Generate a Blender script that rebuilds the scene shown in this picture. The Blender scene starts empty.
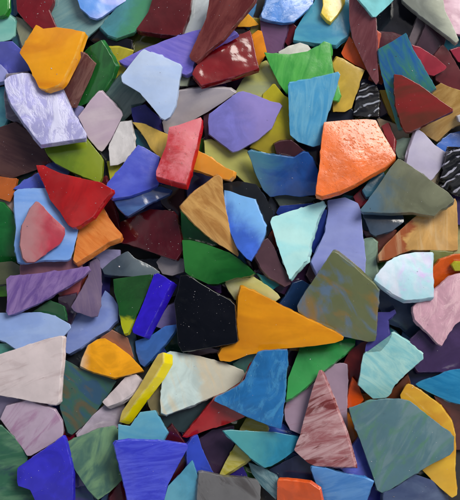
import bpy, bmesh, math, random
import numpy as np

# ------------------------------------------------------------------ units
PX = 0.0005            # one photo pixel on the table = half a millimetre
W, HP = 460.0, 500.0   # photo frame in pixels
CAM = 1150.0           # camera height above the table, in pixels
scene = bpy.context.scene
col = scene.collection
SH = []
def S(layer, colour, label, pts, k='plain', c2=None, c3=None, ang=0, sh=None, t=6, dust=.12,
      gloss=0, msc=.022, gs=.6, gp=.5, rough=.24, wall=None, tl=0, tr=0, wave=1.0, mr=0, group='broken glass shards heaped together'):
    P = [tuple(float(q) for q in p.split(',')) for p in pts.split()]
    SH.append(dict(layer=layer, c=colour, label=label, P=P, k=k, c2=c2, c3=c3, ang=ang, sh=sh, t=t,
                   dust=dust, gloss=gloss, msc=msc, gs=gs, gp=gp, rough=rough, wall=wall, tl=tl, tr=tr, wave=wave, mr=mr, group=group, n=len(SH)))

# Every shard: S(layer, colour, label, outline of its top face in photo pixels, options)
# layer only sets the order in which shards are dropped on the heap.
# ---- upper left
S(8,(236,162,24),"big orange-yellow shard with a thick right edge, lying on white-frosted lavender glass","36,24.5 39,26 42.5,28.7 56.5,27 72,29 83,31.5 74,57 63,79 58,85 45,89.5 39,88 28,65 19.5,53 21,49",sh=(4,2.5),c2=(216,135,18),k='marble')
S(4,(110,18,28),"dark red speckled shard at the top, above the big orange-yellow one","14,-6 56,-6 53,2 49,10 57,28 57,40 38,35 25,21 17,11",dust=.7)
S(3,(100,142,150),"dusty grey-teal shard under the wet bright blue piece, right of the dark red one","49,12 57,-3 80,-2 110,15 103,24 90,35 84,42 70,40 57,30",c2=(125,160,160),k='streak',ang=30)
S(6,(85,148,228),"wet bright blue shard with lilac sheen, cut by the top edge near the left","71,-6 80,8 90,17 97,19 102,17 116,7 126,1 128,-6",c2=(160,175,240),k='marble',gloss=0,tl=0.6,wave=2,mr=0.12)  # lilac marbling paints in part of the sheen
S(6,(45,135,48),"small rounded grass-green shard in the extreme top left corner","-4,-4 7,-4 8,8 5,14 0,16 -4,17")
S(5,(118,192,182),"pale aqua shard with rounded corners under the green corner piece","-5,17 6,13 14,19 15.5,22 14,36 10,40 0,42 -5,42",c2=(150,210,195),k='marble')
S(2,(38,78,120),"dark blue sliver between the green corner piece and the dark red speckled shard","6,-5 18,-5 20,10 16,16 6,14")
S(3,(128,132,110),"dull olive-grey shard at the left shoulder of the big orange-yellow one","16,16 25,20 38,26 30,45 22,46 17,30")
S(4,(92,98,190),"flat periwinkle shard at the left edge, under the left point of the orange-yellow one","-5,43 12,41 24,52 32,70 20,73 6,73 -2,60")
S(2,(36,78,95),"thin dark teal sliver between pale aqua and orange-yellow","12,38 18,33 24,46 21,56 13,47")
S(7,(166,166,216),"large lavender shard frosted with white patches, below the big orange-yellow one","4,80 9,76 22,72.5 30,73 40,80 62,84 63,90 75,114 87,134 86,138 65,141 41,144.5 33,135 22,120 11,104 6,91",c2=(200,202,232),k='frost',ang=100,sh=(0,2.5),tl=0.6)
S(5,(155,160,218),"small pale lavender shard at the left edge beside the frosted lavender one","-5,60 0,64 8,74 4,81 -1,86 -5,88")
S(5,(118,112,130),"rough grey-violet shard peeping out along the left side of the frosted lavender one","6,74 28,71 40,100 42,138 28,132 14,122 7,118 4,98",c2=(160,155,165),k='frost')
S(3,(62,135,165),"blue and aqua mottled shard at the left edge above the dark brown one","-5,90 6,86 9,98 9,116 2,131 -5,136",c2=(120,200,200),k='marble')
S(4,(74,50,53),"dark brown shard at the left, below the frosted lavender one","-4,168 9,179.5 36,170 51,162 42,146 29,132 15,122 9,124 -4,134",c2=(92,66,64),k='streak',ang=-25,dust=.3)
S(3,(170,88,34),"orange-brown shard at the left edge, below the dark brown one","-5,172 9,178 17,178 14,194 10,202 -5,192")
S(2,(200,170,164),"pale pink-beige shard at the left edge above the deep green one","-5,183 3,186 15,198 16,216 6,208 -5,202")
S(6,(96,52,48),"brown shard with a pale streaked broken face, right of the big orange-yellow one","80,51 88,55 96,64 92,75 84,92 77,108 71,108 60,88 70,68",c2=(140,100,90),k='streak',ang=60)
S(5,(42,124,54),"mid-green shard behind the brown one, left of the pale blue pentagon","101,40 107,49 116,66 112,78 104,91 98,95 88,103 78,107 80,95 93,72 92,62 84,52 90,46",c2=(30,95,42),k='streak',ang=70)
S(7,(204,184,202),"pale lilac-pink pointed shard right of the frosted lavender one","78,117 90,101 98,92 102,91.5 107,97 122,113 122.5,116 111,140 102,152 98,150 88,138",c2=(222,208,216),k='marble')
S(4,(145,145,200),"lavender scrap between the frosted lavender and the pale lilac-pink shards","68,104 84,107 84,130 76,118")
S(5,(122,158,36),"lime-green shard with a yellowish right edge, above the red triangle","43,146 60,143 86,138 92,145 100,155 103,160 102,178 99,183 92,180 72,172 55,163 48,156",c2=(160,180,40),k='grad',ang=0,gloss=1,tl=0.4,tr=0.4)
S(4,(224,222,222),"cream-white shard standing between pale lilac-pink and yellow shards","109,145 120,122 131,120.5 132,124 135,150 133,157 118,165 110,166 109,155")
S(3,(192,192,58),"yellow-green scrap showing below the cream-white shard","107,161 123,160 120,174 110,180")
S(6,(66,78,188),"periwinkle-blue shard with flat top face, left of the pinkish red slab","138,144.5 144,147 160,156.5 158,170 159,184 150,189 130,196 113,198.5 106,190 107,183 120,168",c2=(88,102,204),k='marble',sh=(0,2))
S(3,(58,58,142),"indigo scrap between the pale blue pentagon and the golden curved shard","131,108 145,104 160,118 164,132 150,130 134,124")
S(2,(30,84,98),"dark teal scrap between cream-white and golden curved shards","133,128 146,132 152,150 138,152")
S(5,(220,184,84),"golden-yellow curved shard with an orange tail passing under the pinkish red slab","132,122 142,123 153,128 165,133 190,146 203,153 210,157 224,167 234,171 233,176 229,180 215,177 199,171 175,165 160,158 150,148 146,140 140,131",c2=(238,158,50),k='grad',ang=0,sh=(1,2))
S(7,(178,200,236),"pale blue five-sided shard with smooth face, over the purple-blue one","144,49 150,52 180,64 182,67 178,90 176,105 170,117 165,120 161,118 152,107 140,93 122,82 121,76 132,62 141,51",c2=(190,208,236),k='marble',tl=0.15)
S(4,(112,104,204),"long purple-blue shard under the pale blue pentagon and the brown-red spike","118,61 140,50 165,40 192,31 225,24 238,33 215,45 195,60 192,72 186,75 172,70 150,62 128,66 124,65",c2=(140,128,215),k='streak',ang=-20,sh=(1,3))
S(2,(188,178,58),"mustard-yellow shard half hidden between green and pale blue shards","107,47 120,47 134,51 130,62 122,76 108,90 102,94 112,76 114,64")
S(2,(74,102,102),"grey-green streaked shard under the pale blue pentagon","102,93 110,86 122,74 137,88 147,100 138,108 122,123 116,116 105,99",c2=(105,130,125),k='streak',ang=50)
S(4,(68,132,145),"teal shard greener on its right, under the dark red one at the top","100,27 116,8 126,0 132,-6 160,-6 158,2 146,18 135,32 117,38 108,35",c2=(70,140,105),k='grad',ang=-20,dust=.4)
S(1,(90,92,36),"dark olive scrap in the gap above the pale blue pentagon","122,36 140,33 164,35 156,48 140,52 126,52")
S(5,(92,28,32),"dark maroon shard at the top with a red broken lower edge","136,29 148,12 158,-2 161,-6 194,-6 190,10 182,33 176,35.5 160,34 140,31",dust=.6,sh=(0,3))
S(3,(190,200,205),"pale grey-white shard at the top between maroon shard and brown-red spike","188,-6 216,-6 211,10 203,30 190,38 180,38 186,12")
S(8,(132,70,66),"long brown-red spike at the top, its point touching the glossy red shard","213,-6 262,-6 254,2 245,13 233,27 222,40 208,51 196,62.5 191,60 189,56 197,38 206,18",c2=(105,45,45),k='streak',ang=60,dust=.5)
S(7,(140,18,28),"glossy deep red shard with pale reflections, right of the brown-red spike's point","250,30 253,40 256,56 259,68 235,76 201,85 192,74 194,69 204,55 218,46 232,38",gloss=1,sh=(1,3),dust=.4,tl=0.4,tr=0.25,wave=1.9,mr=0)
S(3,(228,165,45),"small amber-yellow point showing behind the brown-red spike","234,20 246,12 252,17 259,24.5 250,27 238,27")
S(5,(238,146,34),"narrow bright orange shard between glossy red and green shards","251,36 258,30 262,31 267,52 264,58 259,66 254,60")
S(2,(158,164,122),"pale grey-green shard below the narrow bright orange one","254,66 266,60 272,68 282,86 278,94 262,100 234,94 242,80",c2=(190,190,110),k='marble')
S(3,(110,78,115),"mauve shard under the bright blue one near the top centre","260,18 272,20 288,20 286,36 280,52 268,55 261,40")
S(7,(76,138,218),"bright sky-blue shard with white frost, cut by the top edge near the centre","261,14 264,8 273,-6 318,-6 313,4 303,14 294,22 284,23 272,21 262,18",c2=(130,170,232),k='frost',ang=20,tl=0.5)
S(5,(62,142,180),"cyan-blue dusty shard at the top, under the small yellow one","304,15 314,2 320,-6 352,-6 351,20 348,36 341,40 336,45 315,43 293,40 295,30",c2=(85,165,190),k='marble',dust=.4)
S(7,(224,194,44),"small yellow shard at the top edge, lying on cyan-blue glass","322,-6 347,-6 345,2 338,14 331,22 327,20 321,13 323,5",dust=.6,c2=(235,210,80),k='marble',tl=0.5)
S(3,(206,206,200),"rounded white scrap behind the top edge of the green shard","278,52 288,46 300,42.5 308,45 314,52 305,62 285,60")
S(6,(54,152,62),"bright green shard with raised right corner, behind the light blue blade","264,52 270,53 290,54 308,51 318,46 324,41 330,43 331,55 333,72 341,95 338,101 300,96 286,93 279,84 270,66",c2=(85,175,80),k='streak',ang=80,tl=0.3)
S(7,(82,166,214),"light blue blade-shaped shard standing left of the pitted orange one","288,86 290,83 310,79 338,72 340,75 336,90 329,110 324,132 320,145 313,147 298,142 290,135 289,115",c2=(120,190,222),k='streak',ang=85)
S(5,(198,166,64),"sandy yellow shard behind the light blue blade, beside small orange one","332,64 337,57 342,58 355,66 365,70 360,82 355,98 352,108 345,112 333,112 332,88 336,75",dust=.3,tl=0.2)
S(4,(212,92,44),"small orange shard tucked under the long mauve-red blade","341,53 349,36 356,44 362,58 367,70 355,65 344,58")
# ---- upper right
S(7,(116,62,68),"long mauve-red blade running down from the top, pale aqua at its head","349,-6 356,-2 365,10 376,18 377,50 378.5,81 376,85 371,78 362,60 352,38 349,20",c2=(140,85,90),k='streak',ang=75,dust=.5)
S(8,(130,205,210),"pale aqua shard at the top edge above the mauve-red blade","356,-6 395,-6 394,0 385,9 376,17 373,17 366,8 359,0",dust=.3)
S(1,(24,26,36),"black shard deep in the gap beside the pale aqua top piece","376,14 395,0 404,-5 428,14 424,24 414,40 406,42 402,36 382,47 376,44",dust=.4,gloss=1)
S(6,(130,136,128),"grey-sage long triangular shard with paler right side, top right","400,-6 440,-6 445,10 455,30 459,40 456,43 450,38 430,23 412,9 402,0",c2=(182,188,170),k='grad',ang=30,t=6,tl=0.15)
S(4,(172,120,146),"pearly mauve shard in the top right corner","436,-6 466,-6 466,37 456,34 444,14",c2=(210,170,190),k='marble',gloss=0,tl=0.45,wave=1.5,mr=0.15)
S(2,(104,94,100),"narrow grey shard in shade under the grey-sage one","419,14 434,22 430,32 420,44 412,50 409,38")
S(2,(68,48,60),"dark mauve shard in shade under the grey-sage one, beside crimson glass","428,20 448,34 444,46 432,58 414,50 420,38")
S(2,(78,28,40),"dark maroon scrap at the top of the blue and green marbled blade","376,31 392,32 404,36 394,46 380,52")
S(3,(196,96,74),"tiny orange-pink edge beside the long mauve-red blade","374,28 381,33 379,48 374,50")
S(6,(48,106,172),"blue blade marbled with green, behind the dark red triangle","378,49 391,42 406,32.5 412,48 424,68 436,88 420,100 404,128 398,130 392,110 386,92 380,68",c2=(76,146,110),k='streak',msc=.045,dust=.3,ang=-62)
S(8,(140,44,42),"dark red triangle turning brown, over the blue and green marbled blade","394,74 402,75 420,85 440,100 452,108 453,111 430,122 410,132 406,132 402,126 396,108 394,90",c2=(104,54,40),k='marble',dust=.4,sh=(0,2))
S(5,(156,46,62),"crimson pointed shard right of the blue and green marbled blade","412,45 420,47 436,57 447,67 445,70 434,76 424,74 416,56",dust=.3)
S(3,(90,32,38),"dark maroon shard near the right edge above the tan-gold one","434,55 443,44 450,52 460,70 466,75 466,97 450,90 436,80")
S(4,(140,34,56),"deep crimson shard at the right edge near the top","450,50 458,47 466,46 466,68 458,62",dust=.4)
S(5,(178,138,74),"tan-gold shard under the dark red triangle, at the right edge","433,88 441,83 450,87 466,98 466,115 452,128 437,142 420,132 410,128 430,105",c2=(205,170,105),k='streak',ang=35)
S(6,(210,210,220),"small white pebble-like shard at the right edge below the tan-gold one","457,116 461,111 468,112 468,126 459,122")
S(2,(146,116,56),"olive-yellow edge between crimson and tan-gold shards","430,76 442,74 440,88 430,90")
S(3,(176,146,40),"yellow edge along the left side of the blue and green marbled blade","379,90 386,90 394,110 400,130 388,112")
S(6,(13,14,19),"black shard with white stripes above the right half of the pitted orange one","362,82 377,86 379.5,92 379,116 366,117 353,115.5 356,98",k='zebra',c2=(150,155,168),ang=15,gloss=1,msc=0.3)
S(3,(38,41,55),"dark slate shard in the gap above the pitted orange one","325,124 330,104 338,100 356,112 352,122 340,124")  # dark colour stands for the shade in this gap
S(9,(234,112,44),"pitted orange stone-like slab, salmon sheen on its upper right","324,122 345,120 366,119 376,120 380,128 390,145 396,155 395,158 385,167 370,175 355,184 340,191 322,196 316,194 316,188 319,170 321,145",k='pitted',c2=(238,124,62),gloss=0,sh=(1,3),t=7,tl=0.52,mr=0.06,wave=0.6)
S(7,(128,126,204),"violet shard with pink tint toward its right, upper centre","208,122 209,114 222,104 238,92 243,91 256,95 270,101 280,103 282,106 276,118 272,128 258,140 247,146 238,151 233,152 222,144 209,134",c2=(152,140,206),k='grad',ang=0)
S(4,(192,182,40),"yellow-green shard behind the violet one and the light blue blade","263,94 272,85 275,84 284,95 292,100 294,130 294,142 277,154 270,156 262,152 250,147 258,135",c2=(165,150,45),k='grad',ang=-90)
S(6,(178,172,182),"pale grey-lilac shard above the pinkish red slab","162,122 172,114 177,96 178,91 200,88 214,88 230,89 236,93 222,103 208,112 190,122 170,136 164,132",c2=(195,188,192),k='marble')
S(3,(70,30,46),"dark wine-red edge under the left side of the violet shard","203,112 225,98 226,110 214,120 214,136 226,148 205,140")
S(8,(180,38,50),"pinkish red slab with chalky top and scarlet edges, centre top","169,127 178,125 201,117 202,120 197,145 188,178 186,184 170,180 156,176 156,171 166,145",sh=(2.5,4.5),k='dusty',c2=(206,98,112),t=7,wall=(190,14,22),tl=0.52,mr=0.1)
S(3,(172,172,96),"pale olive shard under the violet one, beside the blue-teal one","204,141 212,140 230,146 248,150 252,158 258,170 263,188 250,187 235,174 220,165 205,157",c2=(195,195,110),k='marble')
S(6,(30,76,150),"deep blue shard, teal toward its left, left of the pitted orange slab","248,152 252,151 265,154 280,156 294,158 304,152 308,153 314,162 318,170 316,195 300,197 285,195 270,197 263,190 256,175",c2=(74,130,152),k='grad',ang=150,dust=.2,gp=0.66)
S(5,(66,34,40),"small dark brown chunk above the deep blue shard","274,144 280,141 291,140 299,146 306,153 292,160 277,156",dust=.3)
S(1,(32,30,48),"black-blue scrap between light blue blade and pitted orange slab","296,142 324,138 322,168 310,160")  # near-black tone paints the shade of the gap
S(8,(214,168,100),"tan wood-grained shard with curved edge, over the green ones at the centre","214,177 219,175 222,178 223,190 226,210 231,235 239,254 238,257 228,250 210,238 195,225 182,211 180,207 190,195",c2=(178,126,66),k='streak',ang=-50)
S(4,(30,32,36),"black shard curving around the bright blue one","220,184 238,181 256,184 266,198 274,213 272,228 264,242 240,225 224,205",gloss=1,dust=.3)
S(7,(62,106,210),"bright blue shard lighter at its upper right, beside the tan wood-grained one","224,190 230,191 240,195 255,199 260,212 266,226 265,235 256,253 251,261 247,259 237,248 230,232 226,215 224,205",c2=(120,180,238),k='grad',ang=45,dust=.25)
S(4,(34,110,52),"green shard under the tan wood-grained one, above the dark green one","181,210 190,218 208,232 218,245 205,250 190,247 181,244")
S(6,(20,96,32),"dark green translucent shard left of the cream-green one, under the tan tip","182,240 190,240 206,244 230,253 245,264 255,273 250,276 235,278 218,284 208,284 190,276 185,272 183,255",c2=(52,135,60),k='grad',ang=150,gloss=1,tr=0.25)
S(4,(212,212,132),"pale cream-green shard above the large orange triangle","224,282 240,277 251,275 262,282 278,294 280,298 275,302 262,302 235,300 228,290",c2=(225,222,170),k='marble')
S(4,(86,60,68),"brown-mauve shard right of the bright blue one","254,254 264,240 268,238 274,246 280,262 290,277 291,284 285,287 270,278 262,270",dust=.2)
# ---- left middle
S(5,(80,16,26),"dark maroon shard with specks, left of the green ones at the centre","120,222 150,209 172,211 176,215 180,232 183,250 176,260 168,258 140,248 118,242",dust=.5,gloss=1,tr=0)
S(5,(30,56,116),"navy shard with a sky sheen, under the periwinkle-blue one","112,197 130,194 160,186 172,190 170,194 150,203 128,216 125,215 117,207",gloss=1,c2=(70,105,160),k='marble',tl=0.6,wave=1.5)  # paler marbling puts part of the sky sheen into the colour
S(6,(206,112,42),"orange shard with chipped lower edge, right of the red triangle","79,229 90,214 102,204 108,216 115,226 122,234 120,238 108,242 92,253 76,263 73,260 75,248",sh=(1.5,3.5),c2=(222,140,70),k='streak',ang=-40)
S(7,(180,20,22),"red triangle with a flat smooth face, at the left","36,165 42,165 60,173 80,178 100,182 111,188.5 111.5,191 104,200 92,217 80,225 72,227.5 68,225 60,212 50,200 44,185 38,172",dust=.5)
S(4,(68,84,176),"royal blue shard above the light blue square one, behind the red triangle","13,189 25,180 40,172 48,163 53,162 70,172 62,182 45,192 30,192")
S(5,(106,152,220),"light blue squarish shard at the left, carrying the pink-red chip","14,192 18,189 30,188.5 46,188 55,200 65,216 79,226 76,240 71,258 68,260 45,260 25,263 18,262 14,245 16,228 14,205",c2=(135,172,228),k='marble')
S(7,(186,60,80),"pink-red chip, greyer on its left, lying on light blue glass","31,207 36,201 39,202 50,214 65,228 65,235 60,244 48,252 40,258 35,262 27,262 23,258 20,245 22,225 28,213",c2=(182,130,134),k='grad',ang=180,gloss=0,tl=0.45,tr=0.15)
S(4,(32,128,60),"deep green shard at the left edge beside the light blue squarish one","-5,199 3,203 14,215 17,235 16,262 0,263 -5,263",tr=0.3)
S(3,(136,94,110),"dusky mauve shard below the light blue squarish one","20,260 70,256 80,260 84,274 60,280 20,280")
S(2,(165,80,86),"dull pink scrap under the right end of the purple triangle","56,290 82,278 78,298 64,304")
S(2,(70,76,52),"dark olive shard at the left edge below the deep green one","-5,264 12,261 24,268 20,286 8,284 -5,286")
S(1,(82,145,40),"small lime-green scrap at the left edge beside the purple triangle","-5,278 6,280 9,296 -5,298")
S(7,(118,88,162),"purple striped triangle with mauve lower edge, at the left","6,279 10,276 40,273 65,270 88,266 90,270 82,278 60,291 40,303 14,314 8,315.5 6.5,312 7,295",c2=(160,130,190),k='streak',ang=65,sh=(1,2.5),tr=0.15)
S(6,(112,96,132),"grey-mauve blade right of the purple triangle's point","90,262 97,258 100,262 102,285 101,305 98,316 91,317 74,311 71,307 80,292 88,277",c2=(130,112,140),k='streak',ang=-75,tr=0.25)
S(3,(150,146,188),"pale lavender shard below the chipped orange one","88,256 105,250 120,250 120,264 104,272 98,264")
S(5,(58,72,86),"dark slate-teal shard below the dark maroon speckled one","102,269 112,260 125,252 128,251 135,258 148,264 160,272 158,276 140,277 120,276 104,274",c2=(90,105,115),k='grad',ang=0,gloss=1,tl=0.48,wave=1.5)
S(4,(148,142,146),"grey-white rounded chip under the dark maroon speckled shard","156,262 162,255 175,257 186,259 184,272 172,276 162,274")
S(5,(28,92,34),"dark green shard with glowing yellow lower tip, left of the cobalt strip","113,279 135,276 152,274 151,283 145,297 135,318 128,333 124,334 121,325 118,305 114,292",c2=(200,208,28),k='grad',ang=-90,gs=.9,gp=.78,gloss=1,tr=0.4)
S(8,(46,26,190),"cobalt-violet strip with a long facet on its right, left of the big black shard","154,274 158,273 172,282 158,310 144,337 133,333 132,329 143,303",sh=(5,3.5),dust=.4,t=7,rough=0.12)
S(4,(62,110,188),"medium blue shard under the lower end of the cobalt-violet strip","135,341 150,336 165,326 178,324 172,335 158,352 150,361 144,367 140,364 136,352")
S(3,(72,98,114),"slate-blue scrap left of the medium blue shard under the strip","116,330 125,323 136,333 138,350 141,366 128,356")
S(5,(122,142,206),"periwinkle-grey shard under the grey-mauve blade, above the orange-yellow egg","71,322 76,311 95,311 105,290 113,297 118,305 118,320 108,330 95,337 80,348 69,354 64,352 64,345",c2=(140,158,212),k='marble')
S(3,(115,105,158),"muted violet scrap between cobalt-violet strip and big black shard","154,326 168,306 178,302 184,328 170,332")
S(5,(132,158,210),"light blue-grey shard at the left edge under the purple triangle","-5,312 12,313 40,312 55,316 70,324 71,328 62,338 40,347 17,350 5,342 -5,333",c2=(150,174,216),k='marble')
S(3,(30,84,46),"dark green scrap under the purple triangle","32,312 50,300 64,306 66,320 45,320")
S(2,(62,46,68),"dusky plum scrap beneath the grey-mauve blade","58,298 76,294 76,314 70,326 60,324")
S(6,(226,212,212),"large cream-pink shard with faint veins, at the left edge","62,336 63,338 62,360 60,378 59,402 56,405 40,403 20,399 -5,392 -5,360 10,351 30,344 50,338",sh=(2,1.5),c2=(198,178,178),k='vein',ang=20)
S(3,(88,155,145),"sea-green scrap at the left edge above the cream-pink shard","-5,345 8,343 20,347 4,360 -5,362")
S(2,(26,64,58),"dark teal scrap at the left edge, between light blue-grey and sea-green","-5,332 6,338 18,348 -5,350")
S(6,(232,160,22),"orange-yellow egg-shaped shard with a whitish left rim","82,358 88,345 98,339 105,338 118,346 130,355 142,368 144,371 132,374 115,378 100,374 88,370 80,366",k='rim',c2=(222,205,185),ang=180,gs=.8,gp=.86,gloss=1)
S(3,(155,104,82),"brown-pink scrap behind the orange-yellow egg","98,340 112,330 128,338 134,358")
S(2,(74,80,36),"dark olive scrap above the orange-yellow egg","98,338 110,326 120,322 120,338")
# ---- bottom left
S(5,(56,94,84),"dark green shard marbled with blue and brown, below the orange-yellow egg","62,358 66,360 80,368 95,372 112,379 117,381 108,395 96,412 85,424 72,435 68,433 60,408 61,385",c2=(48,76,116),c3=(92,86,66),k='marble',msc=.04,ang=-50)
S(6,(206,194,196),"cream-mauve shard beside the yellow strip","102,402 115,388 125,377 136,374 141,380 134,392 120,402 107,407")
S(4,(166,156,172),"pale lavender-grey shard left of the yellow strip's lower end","76,436 92,416 107,403 124,396 126,420 115,430 95,438 80,440")
S(5,(188,168,188),"pinkish white shard with mauve streaks, above the cobalt one","0,419 6,406 22,402 27,400 40,405 55,410 62,422 63,433 62,437 45,448 31,456 27,456 20,445 8,430",c2=(166,124,158),k='vein',ang=50)
S(3,(146,136,166),"lilac-grey shard at the left edge below the cream-pink one","-5,392 12,396 24,402 12,412 2,420 -5,424")
S(2,(40,42,116),"navy-blue sliver under the cream-pink shard","8,394 32,400 26,410 12,408")
S(4,(52,98,76),"dark green streaked shard filling the bottom left corner","-5,420 2,426 15,438 28,456 26,470 44,492 50,506 -5,506",c2=(95,135,105),c3=(45,70,80),k='marble',msc=.035)
S(7,(46,40,190),"cobalt shard with smooth face, bottom left","17,471 17.5,468 40,452 55,442 63,436 65,440 70,460 73,475 72.5,506 45,506 30,490 18,486 17,482",dust=.4,sh=(1.5,1))
S(5,(72,106,96),"grey-green swirled shard between the two cobalt ones at the bottom","64,443 80,436 100,428 115,426 120,432 120,445 126,462 124,478 110,492 98,500 88,490 75,470",c2=(110,145,110),k='marble',msc=.04,ang=60)
S(3,(82,112,126),"slate-teal shard at the bottom edge right of the cobalt one","72,478 80,470 90,485 100,506 70,506",c2=(95,85,150),k='marble')
S(3,(88,84,148),"dusky violet scrap right of the cobalt one","70,456 82,468 90,484 72,488")
S(2,(108,16,44),"wine-red scrap above the point of the cobalt one","58,422 70,430 90,428 82,444 62,444")
S(7,(56,62,200),"blue-violet shard with pale upper rim, bottom edge left of centre","114,445 117,442 130,440 150,441 170,442 187,445 188,448 180,462 168,485 160,506 132,506 125,490 119,465",c2=(84,94,218),k='streak',ang=5)
S(5,(86,158,190),"cyan-blue shard between the yellow strip and the blue-violet one","118,424 130,426 140,412 155,410 163,425 168,432 160,446 150,448 118,448",c2=(110,172,190),k='marble')
S(4,(82,18,32),"dark wine shard right of the blue-violet one","153,442 165,432 172,425 184,442 190,455 180,475 171,482 160,460",tr=0.3)
S(8,(220,196,92),"yellow strip with a bright thick right side, lying diagonally","152,364 158,354 163,352 163,362 155,376 135,402 122,420 119,422 122,411 138,388",sh=(7,4),t=7,c2=(205,180,84),k='marble',wall=(252,226,10),rough=0.1)  # brighter wall colour paints in the light on its right side
S(7,(186,204,202),"grey-white shard with creamy striped point, centre below the black one","166,353 170,351 182,353 200,356 225,363 243,370 245,374 240,382 225,392 200,402 180,410 166,415 161,413 160,400 162,380",c2=(190,188,172),k='bands',ang=20,gs=.9)
S(3,(116,106,74),"dull olive-brown scrap under the grey-white shard's left end","146,398 160,384 166,400 164,416 152,414")
S(9,(8,8,13),"big black shard dusted with grey specks, left of the large orange triangle","180,276 187,275 200,283 215,292 230,300 235,305 236,325 238,341 236,343 215,347 190,351 182,352 178,345 176,320 174,302 178,290",dust=0.6,gloss=1,sh=(1,.5),wave=1.8,tl=-0.3)
S(8,(230,154,22),"large orange triangle pointing right, beside the big black shard","238,297 241,287 244,287 260,294 280,305 310,320 335,332 344,337 343,340 335,343 315,346 280,349 248,355 230,362 220,361 218,355 222,348 236,343",c2=(212,136,20),k='marble')
S(3,(72,124,118),"sea-green scrap below the large orange triangle","232,364 250,353 266,350 258,368 246,376")
S(8,(38,110,172),"medium blue shard with pointed left wing, below the large orange triangle","250,366 258,352 262,351 275,350 287,350 288,354 286,380 283,415 281,429 270,426 245,416 225,406 214,401 215,398 235,388 245,380",c2=(62,138,190),k='frost',ang=80)
S(5,(158,16,22),"red blade passing under the medium blue winged shard","182,437 190,428 205,410 214,399 225,395 240,385 250,365 254,363 250,385 246,416 243,418 225,425 205,431 187,438",dust=.3)
S(6,(34,130,62),"green shard under the tip of the large orange triangle","286,400 288,378 297,355 300,347 330,342 356,337 355,345 340,358 325,370 305,388 292,398",c2=(55,150,78),k='grad',ang=-90)
S(2,(26,52,92),"navy shard in the gap above the large orange triangle","278,305 286,296 293,283 302,280 312,286 304,314 290,312",dust=.4)
S(7,(108,115,80),"olive square shard marbled with blue and ochre, right of centre","332,252 335,252 350,263 362,274 375,285 379,291 377,310 376,335 375,341 368,342 350,338 335,335 325,326 310,320 298,312 297,306 305,292 318,273",c2=(96,124,162),c3=(142,116,62),k='marble',msc=0.026,ang=-50)
S(6,(138,148,210),"tall lavender shard below the pitted orange slab","328,200 345,197 358,203 361,210 363,235 366,258 365,280 350,272 335,262 330,258 318,276 311,262 316,252 325,232 328,212",c2=(150,160,215),k='marble',dust=.15,tr=0.0)
S(7,(168,228,232),"pale aqua shard with rough right side, left of the tall lavender one","270,222 272,217 290,211 316,203 323,201 324,205 319,215 311,240 308,256 302,266 291,279 289,279 284,265 276,242",sh=(4,2),c2=(190,236,234),k='marble',rough=0.7)
S(4,(40,62,150),"royal blue shard showing behind the pale aqua rough-sided one","276,213 280,206 303,204 312,203 327,210 325,232 314,254 300,240",dust=.2)
S(2,(70,80,74),"grey-olive shard below the deep blue and teal one","272,194 300,194 316,198 306,208 282,210")
S(4,(144,170,150),"pale grey-green scrap right of the tall lavender shard","360,240 372,237 377,242 376,258 378,276 372,286 362,280")
# ---- right middle
S(9,(112,116,94),"olive-grey shard turning blue at its left, over the tan-brown one","360,210 368,200 378,186 390,168 398,158.5 402,160 420,172 436,184 448,192 454,199 453,202 440,210 434,216 428,215 412,212 390,213 370,212 362,212",c2=(84,114,134),k='grad',ang=190,gloss=0,gp=0.72)
S(5,(60,118,146),"small teal-blue piece between pitted orange slab and olive-grey shard","362,190 372,177 384,172 386,181 376,196 366,197")
S(7,(192,186,212),"smooth pale lilac shard below the dark red triangle, beside zebra glass","407,160 409,150 416,131 418,129 424,133 435,145 447,153 448,156 440,170 432,180 425,182 415,174 406,166",c2=(205,200,220),k='marble')
S(4,(146,168,152),"pale grey-green shard left of the smooth pale lilac one","392,142 402,138 414,138 416,146 408,162 398,158 394,148")
S(3,(176,160,134),"creamy beige shard at the right end of the pitted orange slab","376,117 390,122 408,130 410,140 396,146 392,152 383,135")
S(4,(130,34,40),"small red piece against the right side of the pitted orange slab","381,126 388,122 395,138 394,152 388,142")
S(5,(56,104,188),"bright blue shard at the right edge above zebra glass","436,145 450,133 466,127 466,154 452,156 445,157")
S(7,(12,12,16),"black and white zebra-striped shard at the right edge","449,149 466,151 466,200 455,196 440,186 438,184 443,172",k='zebra',c2=(195,195,212),ang=22,gloss=1,msc=0.3)
S(4,(188,172,146),"small cream scrap between pale lilac and zebra shards","426,182 440,170 446,178 442,192")
S(8,(198,156,92),"tan-brown shard, reddish at its left, under the olive-grey one","378,255 385,245 400,230 412,219 420,213 432,213 440,210 455,198 457,202 458,225 458,250 452,251 430,250 412,250 400,254 388,260 379,261",c2=(156,84,46),k='bands',ang=188,gs=.95,sh=(0,2),gp=0.6)
S(4,(54,70,88),"dark slate shard under the olive-grey one","362,212 380,210 402,210 404,222 392,231 375,236 370,233",gloss=1)
S(2,(100,52,42),"reddish brown shard in the gap left of the tan-brown one","362,230 374,233 396,230 388,248 380,260 372,248")
S(3,(64,54,102),"dark purple piece at the right edge below zebra glass","452,194 466,196 466,228 452,224")
S(2,(160,158,112),"pale olive piece at the right edge beside the tan-brown shard","452,222 466,222 466,262 452,262")
S(7,(196,208,224),"pearl-white iridescent shard with lilac lower edge, right side","375,278 380,270 388,261 400,255 415,252 433,252 433,270 434,297 420,299 405,300 395,295 385,288 374,279.5",k='pearl',c2=(160,205,218),c3=(196,176,226),sh=(0,2.5),gloss=0,tl=0.62,mr=0.22)
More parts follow.
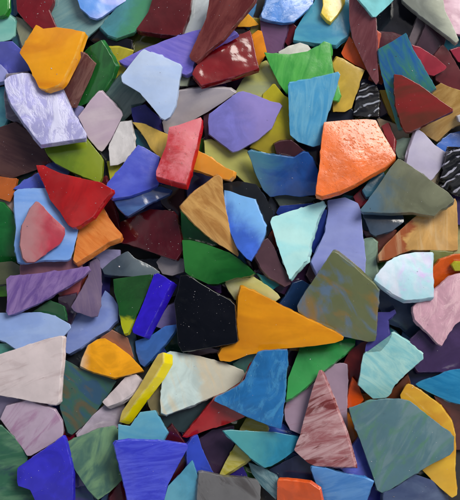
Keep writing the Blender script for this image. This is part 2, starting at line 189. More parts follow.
S(6,(204,160,176),"rose-pink shard at the right edge beside the pearl-white one","413,307 420,300 434,290 450,276 466,268 466,305 455,325 448,335 442,346 438,344 430,335 415,320 413,312",c2=(220,182,192),k='frost',ang=70)
S(4,(214,92,28),"orange shard at the right edge above the rose-pink one","430,272 440,260 455,255 466,253 466,270 450,280 440,292 430,292")
S(5,(170,170,40),"small lime-yellow bead-like shard at the right edge on orange glass","452,265 456,262 466,261 466,270 455,271")
S(3,(106,112,52),"olive scrap between tan-brown and orange shards","430,250 454,252 448,264 430,270")
S(3,(54,70,98),"dark slate-blue shard below the pearl-white one","375,300 382,286 395,292 407,298 416,302 422,320 428,328 412,338 400,328 388,324")
S(4,(74,70,146),"indigo curved piece above the pale aqua notched shard","376,312 390,312 395,309 396,313 388,320 389,335 384,354 364,356 366,344 374,338")
S(3,(64,46,86),"dark purple shard at the right edge below the rose-pink one","410,340 424,326 440,338 450,325 458,316 466,312 466,374 440,372 418,372 410,360",dust=.2)
S(8,(180,228,222),"pale aqua notched shard with white edges, right of the green one","361,365 363,355 366,352 380,351 388,342 392,333 395,333 410,343 423,354 423.5,359 415,366 405,375 395,385 389,396 386,398 373,399 365,392 358,385 360,375",c2=(138,206,212),k='streak',ang=-40)
S(6,(36,126,176),"cyan-blue pointed shard at the right edge, lower right","415,384 430,378 450,370 466,366 466,410 450,402 430,393 418,387",c2=(55,145,190),k='streak',ang=-15)
S(2,(28,36,70),"navy scrap between pale aqua notched and cyan-blue pointed shards","403,370 420,364 444,366 448,374 430,382 414,390 404,388")
S(2,(100,52,30),"dark amber-brown scrap below the pale aqua notched shard","384,398 408,374 412,388 404,402 394,406")
S(2,(106,52,42),"red-brown shard at the right edge, beside the lower yellow one","434,396 466,406 466,450 455,450 448,430")
S(7,(230,184,62),"yellow angular shard half hidden under the blue-grey marbled slab","400,395 406,385 409,384 420,390 440,405 452,422 455,435 455,470 457,495 452,498 440,488 422,470 410,440",c2=(215,160,55),k='marble',sh=(1,1))
S(9,(90,124,134),"large blue-grey marbled slab at lower right, over the yellow one","349,408 365,402 385,399 400,399 410,401 425,413 440,425 450,432 454,438 454,450 450,455 430,465 410,477 390,490 382,493 377,490 370,468 360,440 352,420",c2=(120,146,150),c3=(92,136,114),k='marble',msc=0.03,ang=60,dust=.25)
S(4,(222,86,24),"orange-red sliver above the blue-grey marbled slab's left corner","346,408 349,390 353,378 358,384 364,400 356,408")
S(2,(100,30,28),"dark red scrap between green and pale aqua notched shards","340,370 350,350 362,342 374,340 370,352 364,365 364,388 350,386")
S(1,(30,32,80),"midnight blue scrap beneath the olive marbled square","350,342 378,336 380,350 366,360 352,358")
S(3,(206,114,30),"amber scrap under the pale aqua notched shard's lower point","352,394 374,394 378,402 362,408")
# ---- bottom right
S(5,(162,140,160),"pale mauve shard with red-brown veins, behind the pink-brown spike","285,420 284,410 287,400 300,392 318,380 330,365 340,363 347,364 348,380 347,405 346,430 330,436 300,434 290,430",c2=(140,72,72),k='vein',ang=10)
S(8,(160,96,100),"tall pink-brown spike with slanted dark streaks, bottom centre right","319,370 321,370 326,382 335,405 345,430 354,462 354.5,467 340,467 315,466 308,463 300,456 294,450 300,435 305,415 312,390",c2=(204,168,170),c3=(124,56,56),k='streak3',ang=22,dust=.3)
S(4,(172,98,24),"dark amber shard between pink-brown spike and blue-grey slab","345,410 350,416 362,438 354,454 344,440")
S(4,(88,98,190),"periwinkle shard under the blue-grey slab, right of the spike's foot","348,452 360,436 370,460 378,482 362,482 346,474 336,466")
S(6,(66,132,204),"blue shard at the bottom edge below the pink-brown spike","311,470 312,467 325,468 345,474 365,478 374,482 370,492 362,502 345,506 328,506 318,490",c2=(98,155,215),k='streak',ang=15)
S(3,(60,62,158),"deep blue shard at the bottom edge, below the blue-grey slab's foot","358,506 372,486 386,490 402,506")
S(4,(58,70,106),"dark slate-blue mottled shard at the bottom edge under the yellow angular one","380,506 384,493 395,488 415,474 432,480 448,495 452,506",c2=(85,100,130),k='marble')
S(6,(228,94,38),"bright orange shard at the bottom edge, centre right","277,482 278,480 295,481 310,483 320,490 327,506 277,506",dust=.2)
S(3,(36,42,70),"dark navy shard above the bright orange one at the bottom","268,470 295,456 302,454 314,464 318,482 300,486 276,482")
S(7,(50,150,186),"cyan shard with pale teal left point, over the yellow blade","223,431 230,430 250,431 275,432 290,435 299,437 298,448 285,458 272,466 265,468 253,460 240,448",c2=(92,178,185),k='grad',ang=180,tr=0.35)
S(5,(196,186,48),"yellow blade with a pale band, passing under the cyan shard","219,475 225,462 236,443 240,428 246,418 255,418 268,426 264,440 250,458 236,468 222,477",c2=(220,212,130),k='streak',ang=-20,tr=0.3)
S(3,(60,44,68),"dark plum shard between blue upright piece and yellow blade","198,440 212,430 234,426 234,445 224,467 216,478 204,468")
S(4,(48,70,178),"royal blue upright piece right of the blue-violet shard","186,447 192,438 198,435 202,448 212,470 216,476 200,486 192,486 188,470")
S(6,(104,104,106),"warm grey streaked shard at the bottom edge, centre","197,495 199,473 203,472 225,477 245,478 258,481 261,487 258,506 196,506",c2=(70,66,66),k='vein',ang=-50)
S(2,(52,42,130),"violet-blue scrap below the yellow blade","222,478 242,464 250,482 230,486")
S(4,(74,112,124),"teal-grey shard with pale edge, left of the bright orange bottom one","248,462 262,467 275,475 280,488 276,500 262,487 252,474",c2=(140,168,172),k='streak',ang=-40)
S(2,(74,68,62),"dark brown-grey scrap at the bottom edge beside bright orange","256,486 275,492 280,506 254,506")
S(4,(84,162,192),"pale cyan shard at the bottom edge beside the blue-violet one","158,506 168,486 180,474 192,460 199,480 199,506",c2=(115,185,205),k='grad',ang=200)
S(3,(86,16,28),"dark red shard at the bottom edge left of the blue-violet one","106,506 110,498 122,478 134,498 134,506")
S(2,(46,82,126),"steel blue scrap at the bottom edge, below the grey-green swirled shard","92,506 102,498 114,488 116,506")
S(2,(38,54,58),"dark teal-grey shard under the grey-white one, left of the red blade","156,412 185,406 214,396 210,412 192,432 178,432 162,428")  # gap shade put into the dark teal colour
S(4,(48,76,160),"blue edge between medium blue winged and pale mauve shards","262,426 284,424 292,432 302,438 280,440")
S(2,(56,60,128),"indigo scrap under the foot of the pink-brown spike","292,452 315,462 350,468 332,480 308,474")
S(1,(21,19,27),"black piece low in the gap under the dusty grey-teal shard","84,36 103,24 120,36 132,40 132,54 112,50 98,46",gloss=1)  # black colour paints the shade between the shards here
S(1,(27,16,22),"black-red piece low in the gap left of the tan wood-grained shard","156,184 185,186 200,190 188,208 184,228 172,214 162,204",gloss=1)  # shade of the gap put into a black-red colour
S(3,(155,164,144),"tiny pale green piece beside the pale blue pentagon's right corner","178,74 190,76 187,86 177,86")
S(1,(48,26,48),"dark plum piece in the gap below the glossy deep red shard","172,84 195,80 208,88 200,96 174,98")  # dark plum tone paints the shade in the gap
S(2,(31,32,64),"dark navy piece between pinkish red slab and tan wood-grained shard","186,176 200,170 216,176 206,196 188,200")

# ------------------------------------------------------------------ materials
def lin(c, f=1.0):
    def g(v):
        v /= 255.0
        return v/12.92 if v <= .04045 else ((v+.055)/1.055)**2.4
    return tuple(min(.92, g(v)*f) for v in c) + (1.0,)

class N:
    def __init__(s, name):
        s.m = bpy.data.materials.new(name); s.m.use_nodes = True
        s.t = s.m.node_tree; s.t.nodes.clear()
    def n(s, typ, ins=None, **kw):
        o = s.t.nodes.new(typ)
        for a, v in kw.items(): setattr(o, a, v)
        for a, v in (ins or {}).items():
            if isinstance(v, bpy.types.NodeSocket): s.t.links.new(v, o.inputs[a])
            else: o.inputs[a].default_value = v
        return o
    def math(s, op, a, b=0.0, clamp=False):
        o = s.n('ShaderNodeMath', {0: a, 1: b}, operation=op); o.use_clamp = clamp
        return o.outputs[0]
    def mix(s, f, a, b, bt='MIX'):
        o = s.n('ShaderNodeMix', data_type='RGBA', blend_type=bt)
        for i, v in ((0, f), (6, a), (7, b)):
            if isinstance(v, bpy.types.NodeSocket): s.t.links.new(v, o.inputs[i])
            else: o.inputs[i].default_value = v
        return o.outputs[2]
    def noise(s, vec, scale, detail=3, rough=.55, dist=0.0):
        return s.n('ShaderNodeTexNoise', {'Vector': vec, 'Scale': scale, 'Detail': detail, 'Roughness': rough, 'Distortion': dist}).outputs[0]
    def ramp(s, f, lo, hi):
        return s.n('ShaderNodeMapRange', {0: f, 1: lo, 2: hi, 3: 0.0, 4: 1.0}, interpolation_type='SMOOTHSTEP').outputs[0]

GAIN = 1.0
def glass_material(d, size):
    R = random.Random(d['n']*7+3)
    s = N('glass')
    tc = s.n('ShaderNodeTexCoord')
    off = (R.uniform(-500, 500), R.uniform(-500, 500), R.uniform(-500, 500))
    k = 1.0/PX
    v0 = s.n('ShaderNodeMapping', {'Vector': tc.outputs['Object'], 'Scale': (k, k, k)}).outputs[0]     # pixels
    v = s.n('ShaderNodeMapping', {'Vector': v0, 'Location': off}).outputs[0]
    a = math.radians(d['ang'])
    vr = s.n('ShaderNodeVectorRotate', {'Vector': v0, 'Angle': -a}, rotation_type='Z_AXIS').outputs[0]  # x runs along ang
    vro = s.n('ShaderNodeMapping', {'Vector': vr, 'Location': off}).outputs[0]
    c1 = lin(d['c'], GAIN)
    kind = d['k']
    alt = tuple(max(0, min(255, q*R.uniform(.86, .97)+R.uniform(-5, 5))) for q in d['c'])
    c2 = lin(d['c2'] or alt, GAIN); c3 = lin(d['c3'], GAIN) if d['c3'] else None
    bump_extra = None; base_rough = .3; extra_rough = None
    if kind in ('plain', 'dusty', 'pitted', 'rim', 'frost', 'grad', 'bands'):
        cl = lin(tuple(min(255, q*1.05+3) for q in d['c']), GAIN); cd = lin(tuple(q*.93 for q in d['c']), GAIN)
        base = s.mix(s.ramp(s.noise(v, .03, 4, .6, 1.5), .35, .68), cd, cl)
    else:
        base = c1
    vm = s.n('ShaderNodeMapping', {'Vector': vro, 'Scale': (.6, 1.5, 1.0)}).outputs[0]
    streaks = s.n('ShaderNodeMapping', {'Vector': vro, 'Scale': (.014, .085, .05)}).outputs[0]
    if kind in ('streak', 'streak3'):
        f = s.ramp(s.noise(streaks, 1.0, 6, .66, 1.6), .34, .66)
        base = s.mix(f, c1, c2)
        if c3:
            g = s.ramp(s.noise(s.n('ShaderNodeMapping', {'Vector': streaks, 'Location': (7, 3, 1)}).outputs[0], .8, 4, .55, 1.6), .54, .66)
            base = s.mix(g, base, c3)
    elif kind == 'marble':
        f = s.ramp(s.noise(vm, d['msc'], 4, .52, 1.4), .33, .68) if not c3 else s.ramp(s.noise(vm, d['msc'], 4, .52, 1.4), .44, .64)
        if c3: f = s.math('MULTIPLY', f, .7)
        base = s.mix(f, c1, c2)
        if c3:
            w = s.n('ShaderNodeMapping', {'Vector': vm, 'Location': (91, 13, 5)}).outputs[0]
            base = s.mix(s.ramp(s.noise(w, d['msc']*1.1, 4, .52, 1.6), .46, .72), base, c3)
    elif kind == 'vein':
        f = s.ramp(s.noise(streaks, .62, 5, .6, 1.8), .50, .68)
        base = s.mix(s.math('MULTIPLY', f, .85), c1, c2)
        base = s.mix(s.math('MULTIPLY', s.ramp(s.noise(v, .03, 4), .4, .7), .35), base, lin(tuple(q*.85 for q in d['c'])))
    elif kind in ('grad', 'bands', 'rim'):
        x = s.n('ShaderNodeSeparateXYZ', {0: vr}).outputs[0]
        wob = s.math('MULTIPLY', s.math('SUBTRACT', s.noise(v, .035, 4, .6, 1.0), .5), .55 if kind != 'rim' else .15)
        f = s.math('ADD', s.math('ADD', s.math('DIVIDE', x, size*2), .5), wob)
        half = (1-d['gs'])*.5+.02
        f = s.ramp(f, d['gp']-half, d['gp']+half)
        base = s.mix(f, base, c2)
        if kind == 'bands':
            g = s.ramp(s.noise(s.n('ShaderNodeMapping', {'Vector': vro, 'Scale': (.09, .014, .05)}).outputs[0], 1, 4, .55, 1.0), .5, .7)
            base = s.mix(s.math('MULTIPLY', g, .45), base, lin((212, 190, 150)))
    elif kind == 'frost':  # pale rough patches; on the lavender shard they paint whitish sky glints
        st = s.n('ShaderNodeMapping', {'Vector': vro, 'Scale': (.035, .075, .05)}).outputs[0]
        f = s.ramp(s.noise(st, 1.0, 6, .68, .8), .46, .64)
        base = s.mix(f, base, c2); extra_rough = f
        bump_extra = s.math('MULTIPLY', f, .6)
    elif kind == 'dusty':
        f = s.ramp(s.noise(v, .05, 6, .72, .5), .36, .62)
        base = s.mix(f, base, c2); extra_rough = f
        pits = s.ramp(s.noise(v, .32, 3, .5), .34, .26)
        base = s.mix(s.math('MULTIPLY', pits, .8), base, lin((130, 22, 30)))
    elif kind == 'pitted':
        f = s.ramp(s.noise(v, .04, 5, .6, .6), .40, .66)
        base = s.mix(f, base, c2)
        vs = s.n('ShaderNodeVectorRotate', {'Vector': v, 'Angle': math.radians(35)}, rotation_type='Z_AXIS').outputs[0]
        vs = s.n('ShaderNodeMapping', {'Vector': vs, 'Scale': (.30, .62, .3)}).outputs[0]
        pits = s.ramp(s.noise(vs, 1.0, 4, .6, .3), .42, .32)
        base = s.mix(s.math('MULTIPLY', pits, .2), base, lin((176, 62, 24)))
        swell = s.noise(v, .045, 4, .6)
        bump_extra = s.math('ADD', s.math('MULTIPLY', pits, -.6), s.math('MULTIPLY', swell, 1.6)); base_rough = .3
    elif kind == 'zebra':
        wv = s.n('ShaderNodeTexWave', {'Vector': vro, 'Scale': d['msc']*.12, 'Distortion': 9.0, 'Detail': 2.5, 'Detail Scale': 1.0}, bands_direction='Y').outputs[1]
        br = s.ramp(s.noise(v, .10, 3), .42, .50)
        f = s.math('MULTIPLY', s.ramp(wv, .84, .95), br)
        base = s.mix(f, c1, c2); bump_extra = s.math('MULTIPLY', wv, 2.0); base_rough = .18  # white stripes paint the glints along the ridges
    elif kind == 'pearl':
        f = s.ramp(s.noise(v, .028, 3, .5, 1.5), .35, .6); g = s.ramp(s.noise(v, .04, 3, .5, 1.0), .5, .7)
        base = s.mix(g, s.mix(f, c1, c2), c3)
    if d['wall']:
        sd = s.n('ShaderNodeAttribute', attribute_name='side').outputs['Fac']
        base = s.mix(s.ramp(sd, .3, .7), base, lin(d['wall']))
    # cloudy tone of hand-rolled glass
    tone = s.n('ShaderNodeMapRange', {0: s.noise(v, .05, 6, .68), 1: .25, 2: .75, 3: .90, 4: 1.07}).outputs[0]
    base = s.mix(1.0, base, s.n('ShaderNodeCombineXYZ', {0: tone, 1: tone, 2: tone}).outputs[0], 'MULTIPLY')
    # glass dust: sparse pale specks and faint scuffs
    clump = s.ramp(s.noise(v, .05, 3, .6), .35, .75)
    thr = s.n('ShaderNodeMapRange', {0: clump, 1: 0.0, 2: 1.0, 3: .80-.03*min(1, d['dust']), 4: .745-.06*min(1.0, d['dust'])}).outputs[0]
    nf = s.noise(v, .62, 2, .5)
    speck = s.n('ShaderNodeMapRange', {0: s.math('SUBTRACT', nf, thr), 1: 0.0, 2: .035, 3: 0.0, 4: 1.0}).outputs[0]
    scuff = s.ramp(s.noise(s.n('ShaderNodeMapping', {'Vector': v, 'Scale': (.3, .3, .3)}).outputs[0], 1, 6, .78, .4), .60, .80)
    scuff = s.math('MULTIPLY', scuff, min(.30, .05+.2*d['dust'])*(.5 if d['gloss'] else 1))
    base = s.mix(s.math('MULTIPLY', speck, .75), base, lin((205, 200, 202)))
    base = s.mix(scuff, base, lin(tuple(min(225, q*.9+22) for q in d['c'])))
    # worn, frosted rim with edge glints painted in: bevel paler in patches
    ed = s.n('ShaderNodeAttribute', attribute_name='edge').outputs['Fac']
    wear_glint = s.math('MULTIPLY', ed, s.ramp(s.noise(v, .16, 4, .65), .38, .68))
    base = s.mix(s.math('MULTIPLY', wear_glint, .55), base, lin(tuple(min(235, q*.75+75) for q in d['c'])))
    # gloss
    rn = s.n('ShaderNodeMapRange', {0: s.noise(v, .06, 4, .65), 1: .3, 2: .7, 3: .03 if d['gloss'] else .07, 4: .11 if d['gloss'] else .24}).outputs[0]
    rough = s.math('ADD', rn, s.math('MULTIPLY', scuff, .5), True)
    if extra_rough is not None: rough = s.math('ADD', rough, s.math('MULTIPLY', extra_rough, .2), True)
    if d['mr']: rough = s.math('ADD', rough, d['mr'], True)
    # relief: slow waves, fine orange-peel, grain
    h = s.math('MULTIPLY', s.noise(v, .035, 2, .4), (3.0 if d['gloss'] else 2.0)*d['wave'])
    h = s.math('ADD', h, s.math('MULTIPLY', s.noise(v, .35, 4, .6), .11))
    h = s.math('ADD', h, s.math('MULTIPLY', speck, .25))
    if bump_extra is not None: h = s.math('ADD', h, s.math('MULTIPLY', bump_extra, .8))
    bmp = s.n('ShaderNodeBump', {'Strength': .55, 'Distance': PX, 'Height': h}).outputs[0]
    p = s.n('ShaderNodeBsdfPrincipled', {'Base Color': base, 'Roughness': rough, 'IOR': 1.5, 'Normal': bmp,
            'Subsurface Weight': SSS, 'Subsurface Radius': (1.0, 1.0, 1.0), 'Subsurface Scale': 1.6*PX,
            'Coat Weight': .3 if d['gloss'] else (0.0 if d['mr'] else .16), 'Coat Roughness': .06, 'Transmission Weight': float(d['tr'])})
    out = s.n('ShaderNodeOutputMaterial', {0: p.outputs[0]})
    return s.m
SSS = 0.32
EL, AZ = math.radians(45), math.radians(38)      # sun height; azimuth clockwise from the picture's top

# ------------------------------------------------------------------ the heap
# The pile is kept as a height map seen along the camera's rays (q = 1 / (1 - z/CAM), in which every
# flat plate stays a plane); each new shard is laid down on what is already there.
M = 44
GW, GH = int(W)+2*M, int(HP)+2*M
gx = np.arange(GW)-M+.5; gy = np.arange(GH)-M+.5
GX, GY = np.meshgrid(gx, gy)
Q = np.ones((GH, GW))

def mask_of(P):
    x0, x1 = min(p[0] for p in P), max(p[0] for p in P)
    inside = np.zeros((GH, GW), bool)
    for i in range(len(P)):
        (xa, ya), (xb, yb) = P[i], P[(i+1) % len(P)]
        if ya == yb: continue
        c = ((ya > GY) != (yb > GY)) & (GX < (xb-xa)*(GY-ya)/(yb-ya)+xa)
        inside ^= c
    return inside
def erode(m, r):
    o = m.copy()
    for dx, dy in ((r, 0), (-r, 0), (0, r), (0, -r)):
        o &= np.roll(np.roll(m, dx, 1), dy, 0)
    return o

def rest(m, cx, cy, limit):
    """lowest plane a*x+b*y+c (in heap space) lying on the height map under mask m"""
    ys, xs = np.nonzero(m)
    X = gx[xs]-cx; Y = gy[ys]-cy; h = Q[ys, xs]
    if len(h) > 1500:
        keep = np.argsort(-h)[:len(h)//2]                 # only the higher half can carry it
        X, Y, h = X[keep], Y[keep], h[keep]
    best = None; a0 = b0 = 0.0; st = limit
    for it in range(6):
        for i in range(-3, 4):
            for j in range(-3, 4):
                a, b = a0+i*st/3, b0+j*st/3
                if a*a+b*b > limit*limit: continue
                c = (h-a*X-b*Y).max() + 1.6*math.sqrt(a*a+b*b)   # a slight wish to lie level
                if best is None or c < best[0]-1e-9: best = (c, a, b)
        a0, b0 = best[1], best[2]; st /= 2.4
    a, b = best[1], best[2]
    return a, b, (h-a*X-b*Y).max()

def outline(P, R, rough, seed):
    """rounds the corners a little and breaks the long edges into slightly uneven pieces"""
    out = []
    n = len(P)
    V = []
    for i in range(n):
        p0, p1, p2 = np.array(P[i-1]), np.array(P[i]), np.array(P[(i+1) % n])
        l0, l2 = np.linalg.norm(p0-p1), np.linalg.norm(p2-p1)
        r = min(R.uniform(.3, 1.0), l0*.3, l2*.3)
        a, b = p1+(p0-p1)/l0*r, p1+(p2-p1)/l2*r
        V += [a, a*.25+b*.25+p1*.5, b]
    n = len(V)
    for i in range(n):
        a, b = V[i], V[(i+1) % n]
        L = np.linalg.norm(b-a)
        out.append(a)
        k = int(L/2.6)
        if k < 2: continue
        nrm = np.array([b[1]-a[1], a[0]-b[0]])/max(L, 1e-6)
        amp = rough*R.uniform(.4, 1.5)
        w = 0.0
        for j in range(1, k):
            w = w*.55+R.gauss(0, .45)
            chip = R.uniform(.6, 2.4) if R.random() < .05 else 0.0
            s = math.sin(math.pi*j/k)
            out.append(a+(b-a)*(j/k)+nrm*(w*amp*s-chip*rough*1.6*s))
    return out

def push(p):
    x, y = p
    if x < 0: x -= 16
    if x > W: x += 16
    if y < 0: y -= 16
    if y > HP: y += 16
    return (x, y)

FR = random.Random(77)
DARK = [(58,34,66),(22,22,30),(88,24,36),(30,44,92),(26,72,60),(84,46,42),(50,54,64),(44,38,104),(60,74,40),(110,62,34),(34,90,110),(96,60,80)]  # filler colours kept dark so the gaps read as shade
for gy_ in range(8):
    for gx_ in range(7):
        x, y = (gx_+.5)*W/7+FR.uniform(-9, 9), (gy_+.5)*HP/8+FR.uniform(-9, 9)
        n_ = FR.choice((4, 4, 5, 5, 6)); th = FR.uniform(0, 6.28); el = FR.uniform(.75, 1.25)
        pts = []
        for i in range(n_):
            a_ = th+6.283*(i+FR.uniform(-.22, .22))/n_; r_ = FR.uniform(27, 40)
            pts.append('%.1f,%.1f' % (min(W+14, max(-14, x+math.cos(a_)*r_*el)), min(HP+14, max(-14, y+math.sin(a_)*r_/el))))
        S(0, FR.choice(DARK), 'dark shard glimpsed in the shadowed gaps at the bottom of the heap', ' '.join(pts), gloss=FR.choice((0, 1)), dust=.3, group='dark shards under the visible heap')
cover = np.zeros((GH, GW), bool)                     # where the chips wedged in the gaps show
for d in SH:
    if d['layer'] > 0: cover |= mask_of(d['P'])
gyx = np.argwhere(~cover[M+4:M+int(HP)-4, M+4:M+int(W)-4])
CH = [(40,70,170),(30,110,120),(120,30,44),(150,110,40),(96,60,130),(60,110,50),(60,120,170),(150,70,50),(110,90,100),(150,150,70)]
pick = []
FR.shuffle(CH)
for _ in range(4000):
    if len(pick) >= 31: break
    y, x = gyx[FR.randrange(len(gyx))]+4
    if all((x-a_)**2+(y-b_)**2 > 18**2 for a_, b_ in pick): pick.append((x, y))
for i_, (x, y) in enumerate(pick):
    n_ = FR.choice((3, 4, 4, 5)); th = FR.uniform(0, 6.28); el = FR.uniform(.7, 1.4); pts = []
    for i in range(n_):
        a_ = th+6.283*(i+FR.uniform(-.2, .2))/n_; r_ = FR.uniform(9, 16)
        pts.append('%.1f,%.1f' % (x+math.cos(a_)*r_*el, y+math.sin(a_)*r_/el))
    S(.5, CH[i_ % len(CH)], 'small coloured chip wedged in a dark gap between larger shards', ' '.join(pts), gloss=i_ % 2, dust=.3, t=5, group='small chips wedged in the gaps')
for d in SH:
    d['P'] = [push(p) for p in d['P']]
order = sorted(range(len(SH)), key=lambda i: (SH[i]['layer'], i))
first = None
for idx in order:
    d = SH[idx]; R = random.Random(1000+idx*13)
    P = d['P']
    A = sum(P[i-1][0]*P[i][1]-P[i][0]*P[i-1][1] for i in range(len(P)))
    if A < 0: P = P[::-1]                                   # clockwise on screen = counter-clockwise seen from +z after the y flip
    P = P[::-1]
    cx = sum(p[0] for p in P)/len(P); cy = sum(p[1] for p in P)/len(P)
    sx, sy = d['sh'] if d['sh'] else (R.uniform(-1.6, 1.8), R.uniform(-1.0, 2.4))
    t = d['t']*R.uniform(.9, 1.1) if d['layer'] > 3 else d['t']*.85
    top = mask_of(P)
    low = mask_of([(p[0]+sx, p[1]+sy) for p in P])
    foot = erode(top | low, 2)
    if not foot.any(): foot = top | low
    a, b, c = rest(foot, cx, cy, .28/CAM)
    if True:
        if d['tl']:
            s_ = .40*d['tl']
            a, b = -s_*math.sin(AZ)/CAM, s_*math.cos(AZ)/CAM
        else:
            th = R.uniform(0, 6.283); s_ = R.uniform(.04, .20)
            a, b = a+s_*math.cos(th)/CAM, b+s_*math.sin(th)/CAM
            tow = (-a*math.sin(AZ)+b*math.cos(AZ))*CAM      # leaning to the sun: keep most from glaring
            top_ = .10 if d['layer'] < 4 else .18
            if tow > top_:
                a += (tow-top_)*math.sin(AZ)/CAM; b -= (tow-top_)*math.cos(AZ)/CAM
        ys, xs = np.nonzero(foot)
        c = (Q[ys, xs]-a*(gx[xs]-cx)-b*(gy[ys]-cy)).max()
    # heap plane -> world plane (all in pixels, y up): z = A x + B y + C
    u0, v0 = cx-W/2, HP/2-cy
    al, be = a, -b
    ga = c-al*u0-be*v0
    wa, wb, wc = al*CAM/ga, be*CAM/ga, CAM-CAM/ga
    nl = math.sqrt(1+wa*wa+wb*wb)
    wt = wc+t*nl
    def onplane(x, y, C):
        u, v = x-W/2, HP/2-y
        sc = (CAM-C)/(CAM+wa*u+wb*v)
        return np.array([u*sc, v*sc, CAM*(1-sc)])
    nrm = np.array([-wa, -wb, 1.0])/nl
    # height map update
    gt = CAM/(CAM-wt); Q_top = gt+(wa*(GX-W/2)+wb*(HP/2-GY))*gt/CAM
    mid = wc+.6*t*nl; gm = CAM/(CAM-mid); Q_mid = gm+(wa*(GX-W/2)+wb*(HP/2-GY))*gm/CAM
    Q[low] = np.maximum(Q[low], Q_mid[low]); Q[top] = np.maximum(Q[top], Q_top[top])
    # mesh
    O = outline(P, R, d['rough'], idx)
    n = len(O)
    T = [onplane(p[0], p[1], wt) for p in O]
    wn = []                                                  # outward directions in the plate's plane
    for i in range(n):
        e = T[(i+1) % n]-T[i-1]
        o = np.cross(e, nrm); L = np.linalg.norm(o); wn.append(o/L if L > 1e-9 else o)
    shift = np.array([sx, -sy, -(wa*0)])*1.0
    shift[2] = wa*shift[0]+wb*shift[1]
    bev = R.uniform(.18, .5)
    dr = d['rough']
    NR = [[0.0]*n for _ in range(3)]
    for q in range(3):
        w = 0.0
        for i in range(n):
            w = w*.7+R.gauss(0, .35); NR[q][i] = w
    # ring: (depth fraction, inward offset, noise row)
    rings = [(1.0, bev*.7, None), (.80, .05, 0), (.50, -.25, 1), (.25, -.1, 2), (.10, -.02, None), (.03, .22*bev, None), (0.0, .62*bev, None), (-.004, bev*1.15, None)]
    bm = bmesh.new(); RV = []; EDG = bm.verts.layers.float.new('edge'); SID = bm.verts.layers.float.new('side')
    org = onplane(cx, cy, wc)
    for ri, (fr, inw, q) in enumerate(rings):
        row = []
        for i in range(n):
            p = T[i]-nrm*(t*fr)+shift*max(0, fr)-wn[i]*inw
            if q is not None: p = p+wn[i]*(NR[q][i]*(.35+dr)*1.3)
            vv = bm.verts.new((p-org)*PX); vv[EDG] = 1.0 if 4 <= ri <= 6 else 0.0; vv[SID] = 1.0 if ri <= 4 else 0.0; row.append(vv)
        RV.append(row)
    for r0, r1 in zip(RV[:-1], RV[1:]):
        for i in range(n):
            j = (i+1) % n
            f = bm.faces.new((r0[i], r0[j], r1[j], r1[i])); f.smooth = True
    f = bm.faces.new(RV[-1]); f.smooth = True
    f = bm.faces.new(RV[0][::-1])
    bmesh.ops.triangulate(bm, faces=[q for q in bm.faces if len(q.verts) > 4])
    me = bpy.data.meshes.new('glass_shard'); bm.to_mesh(me); bm.free()
    me.set_sharp_from_angle(angle=math.radians(50))
    ob = bpy.data.objects.new('glass_shard', me); col.objects.link(ob)
    ob.location = org*PX
    ca, sa = math.cos(math.radians(d['ang'])), math.sin(math.radians(d['ang']))
    prj = [(p[0]-cx)*ca-(p[1]-cy)*sa for p in P]
    size = max(1.0, max(abs(min(prj)), abs(max(prj))))
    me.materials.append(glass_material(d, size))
    ob['label'] = d['label']; ob['category'] = 'glass shard'; ob['group'] = d['group']
zmax = float(CAM*(1-1/Q.max()))
print('heap height px', zmax, 'mean', float((CAM*(1-1/Q)).mean()))

# ------------------------------------------------------------------ splinters and grit lying on the shards
GR = random.Random(5)
dustmap = np.full((GH, GW), .12); own = np.zeros((GH, GW), int)
for idx in order:
    m_ = mask_of(SH[idx]['P']); dustmap[m_] = SH[idx]['dust']; own[m_] = idx+1
bm = bmesh.new()
made = 0
while made < 750:
    ix, iy = GR.randrange(M-6, GW-M+6), GR.randrange(M-6, GH-M+6)
    if GR.random() > .06+dustmap[iy, ix]*.9: continue
    if Q[iy-1:iy+2, ix-1:ix+2].max()-Q[iy, ix] > .002: continue
    q = Q[iy, ix]; z = CAM*(1-1/q); x = (gx[ix]-W/2)/q; y = (HP/2-gy[iy])/q
    r_ = GR.choice((.25, .3, .35, .4, .5, .65)) if GR.random() < .93 else GR.uniform(.8, 1.3)
    vs = []
    for k_ in range(4):
        th = GR.uniform(0, 6.283); e_ = r_*GR.uniform(.5, 1.3)
        vs.append(bm.verts.new(((x+math.cos(th+k_*1.57)*e_)*PX, (y+math.sin(th+k_*1.57)*e_*.8)*PX, (z+(.9*r_ if k_ == 3 else -.15))*PX)))
    for tri in ((0, 1, 2), (0, 1, 3), (1, 2, 3), (2, 0, 3)): bm.faces.new([vs[w_] for w_ in tri])
    made += 1
bmesh.ops.recalc_face_normals(bm, faces=bm.faces[:])
me = bpy.data.meshes.new('glass_grit'); bm.to_mesh(me); bm.free()
s = N('grit')
p = s.n('ShaderNodeBsdfPrincipled', {'Base Color': s.mix(s.n('ShaderNodeNewGeometry').outputs['Random Per Island'], lin((90, 86, 94)), lin((222, 220, 226))), 'Roughness': .35})
s.n('ShaderNodeOutputMaterial', {0: p.outputs[0]}); me.materials.append(s.m)
gr = bpy.data.objects.new('glass_grit', me); col.objects.link(gr)
gr['kind'] = 'stuff'; gr['label'] = 'fine pale glass grit scattered over the faces of the shards'; gr['category'] = 'grit'

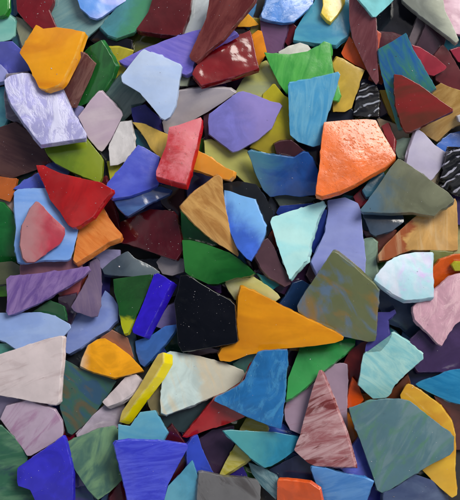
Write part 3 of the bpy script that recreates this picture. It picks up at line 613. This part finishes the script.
# ------------------------------------------------------------------ table they lie on
s = N('dark_table')
tc = s.n('ShaderNodeTexCoord')
nz = s.noise(tc.outputs['Object'], 60.0, 5)
base = s.mix(nz, (.012, .011, .012, 1), (.03, .028, .03, 1))
p = s.n('ShaderNodeBsdfPrincipled', {'Base Color': base, 'Roughness': .6})
s.n('ShaderNodeOutputMaterial', {0: p.outputs[0]})
bm = bmesh.new(); bmesh.ops.create_grid(bm, x_segments=4, y_segments=4, size=.6)
me = bpy.data.meshes.new('tabletop'); bm.to_mesh(me); bm.free(); me.materials.append(s.m)
tb = bpy.data.objects.new('tabletop', me); col.objects.link(tb); tb.location = (0, 0, -.0003); tb['kind'] = 'structure'

# ------------------------------------------------------------------ light: soft overcast day
w = bpy.data.worlds.new('World'); scene.world = w; w.use_nodes = True
nt = w.node_tree; nt.nodes.clear()
sky = nt.nodes.new('ShaderNodeTexSky'); sky.sky_type = 'NISHITA'; sky.sun_disc = False
sky.sun_elevation = EL; sky.sun_rotation = AZ; sky.air_density = 1.0; sky.dust_density = 4.0; sky.ozone_density = 1.0
bg = nt.nodes.new('ShaderNodeBackground'); bg.inputs[1].default_value = .05
wo = nt.nodes.new('ShaderNodeOutputWorld')
tc = nt.nodes.new('ShaderNodeTexCoord'); cn = nt.nodes.new('ShaderNodeTexNoise')
cn.inputs['Scale'].default_value = 2.2; cn.inputs['Detail'].default_value = 5; cn.inputs['Distortion'].default_value = .4
mr = nt.nodes.new('ShaderNodeMapRange'); mr.interpolation_type = 'SMOOTHSTEP'
mr.inputs[1].default_value = .40; mr.inputs[2].default_value = .62
mx = nt.nodes.new('ShaderNodeMix'); mx.data_type = 'RGBA'
mx.inputs[7].default_value = (11.0, 11.2, 11.8, 1)             # sunlit cloud added between the blue to vary the reflections
nt.links.new(tc.outputs['Generated'], cn.inputs['Vector']); nt.links.new(cn.outputs[0], mr.inputs[0])
sz = nt.nodes.new('ShaderNodeSeparateXYZ'); zr = nt.nodes.new('ShaderNodeMapRange'); zr.interpolation_type = 'SMOOTHSTEP'
zr.inputs[1].default_value = .72; zr.inputs[2].default_value = .93; zr.inputs[3].default_value = 1.0; zr.inputs[4].default_value = 0.0   # clouds taken out overhead to weaken the veil on the glass
ml = nt.nodes.new('ShaderNodeMath'); ml.operation = 'MULTIPLY'
nt.links.new(tc.outputs['Generated'], sz.inputs[0]); nt.links.new(sz.outputs[2], zr.inputs[0])
nt.links.new(mr.outputs[0], ml.inputs[0]); nt.links.new(zr.outputs[0], ml.inputs[1])
nt.links.new(ml.outputs[0], mx.inputs[0]); nt.links.new(sky.outputs[0], mx.inputs[6])
nt.links.new(mx.outputs[2], bg.inputs[0]); nt.links.new(bg.outputs[0], wo.inputs[0])
L = bpy.data.lights.new('sun', 'SUN'); L.energy = 2.6; L.angle = math.radians(28); L.color = (1.0, .95, .88)
lo = bpy.data.objects.new('sun', L); col.objects.link(lo)
from mathutils import Vector
dirv = Vector((math.sin(AZ)*math.cos(EL), math.cos(AZ)*math.cos(EL), math.sin(EL)))
lo.rotation_euler = dirv.to_track_quat('Z', 'Y').to_euler()

# ------------------------------------------------------------------ camera
cam = bpy.data.cameras.new('camera'); co = bpy.data.objects.new('camera', cam); col.objects.link(co)
co.location = (0, 0, CAM*PX); cam.sensor_fit = 'VERTICAL'; cam.sensor_height = 24.0
cam.lens = 24.0*CAM/HP; cam.clip_start = .01; cam.clip_end = 50
scene.camera = co
scene.view_settings.view_transform = 'Standard'; scene.view_settings.look = 'None'
scene.view_settings.exposure = 0.12; scene.view_settings.gamma = 1.0
scene.render.engine = 'CYCLES'
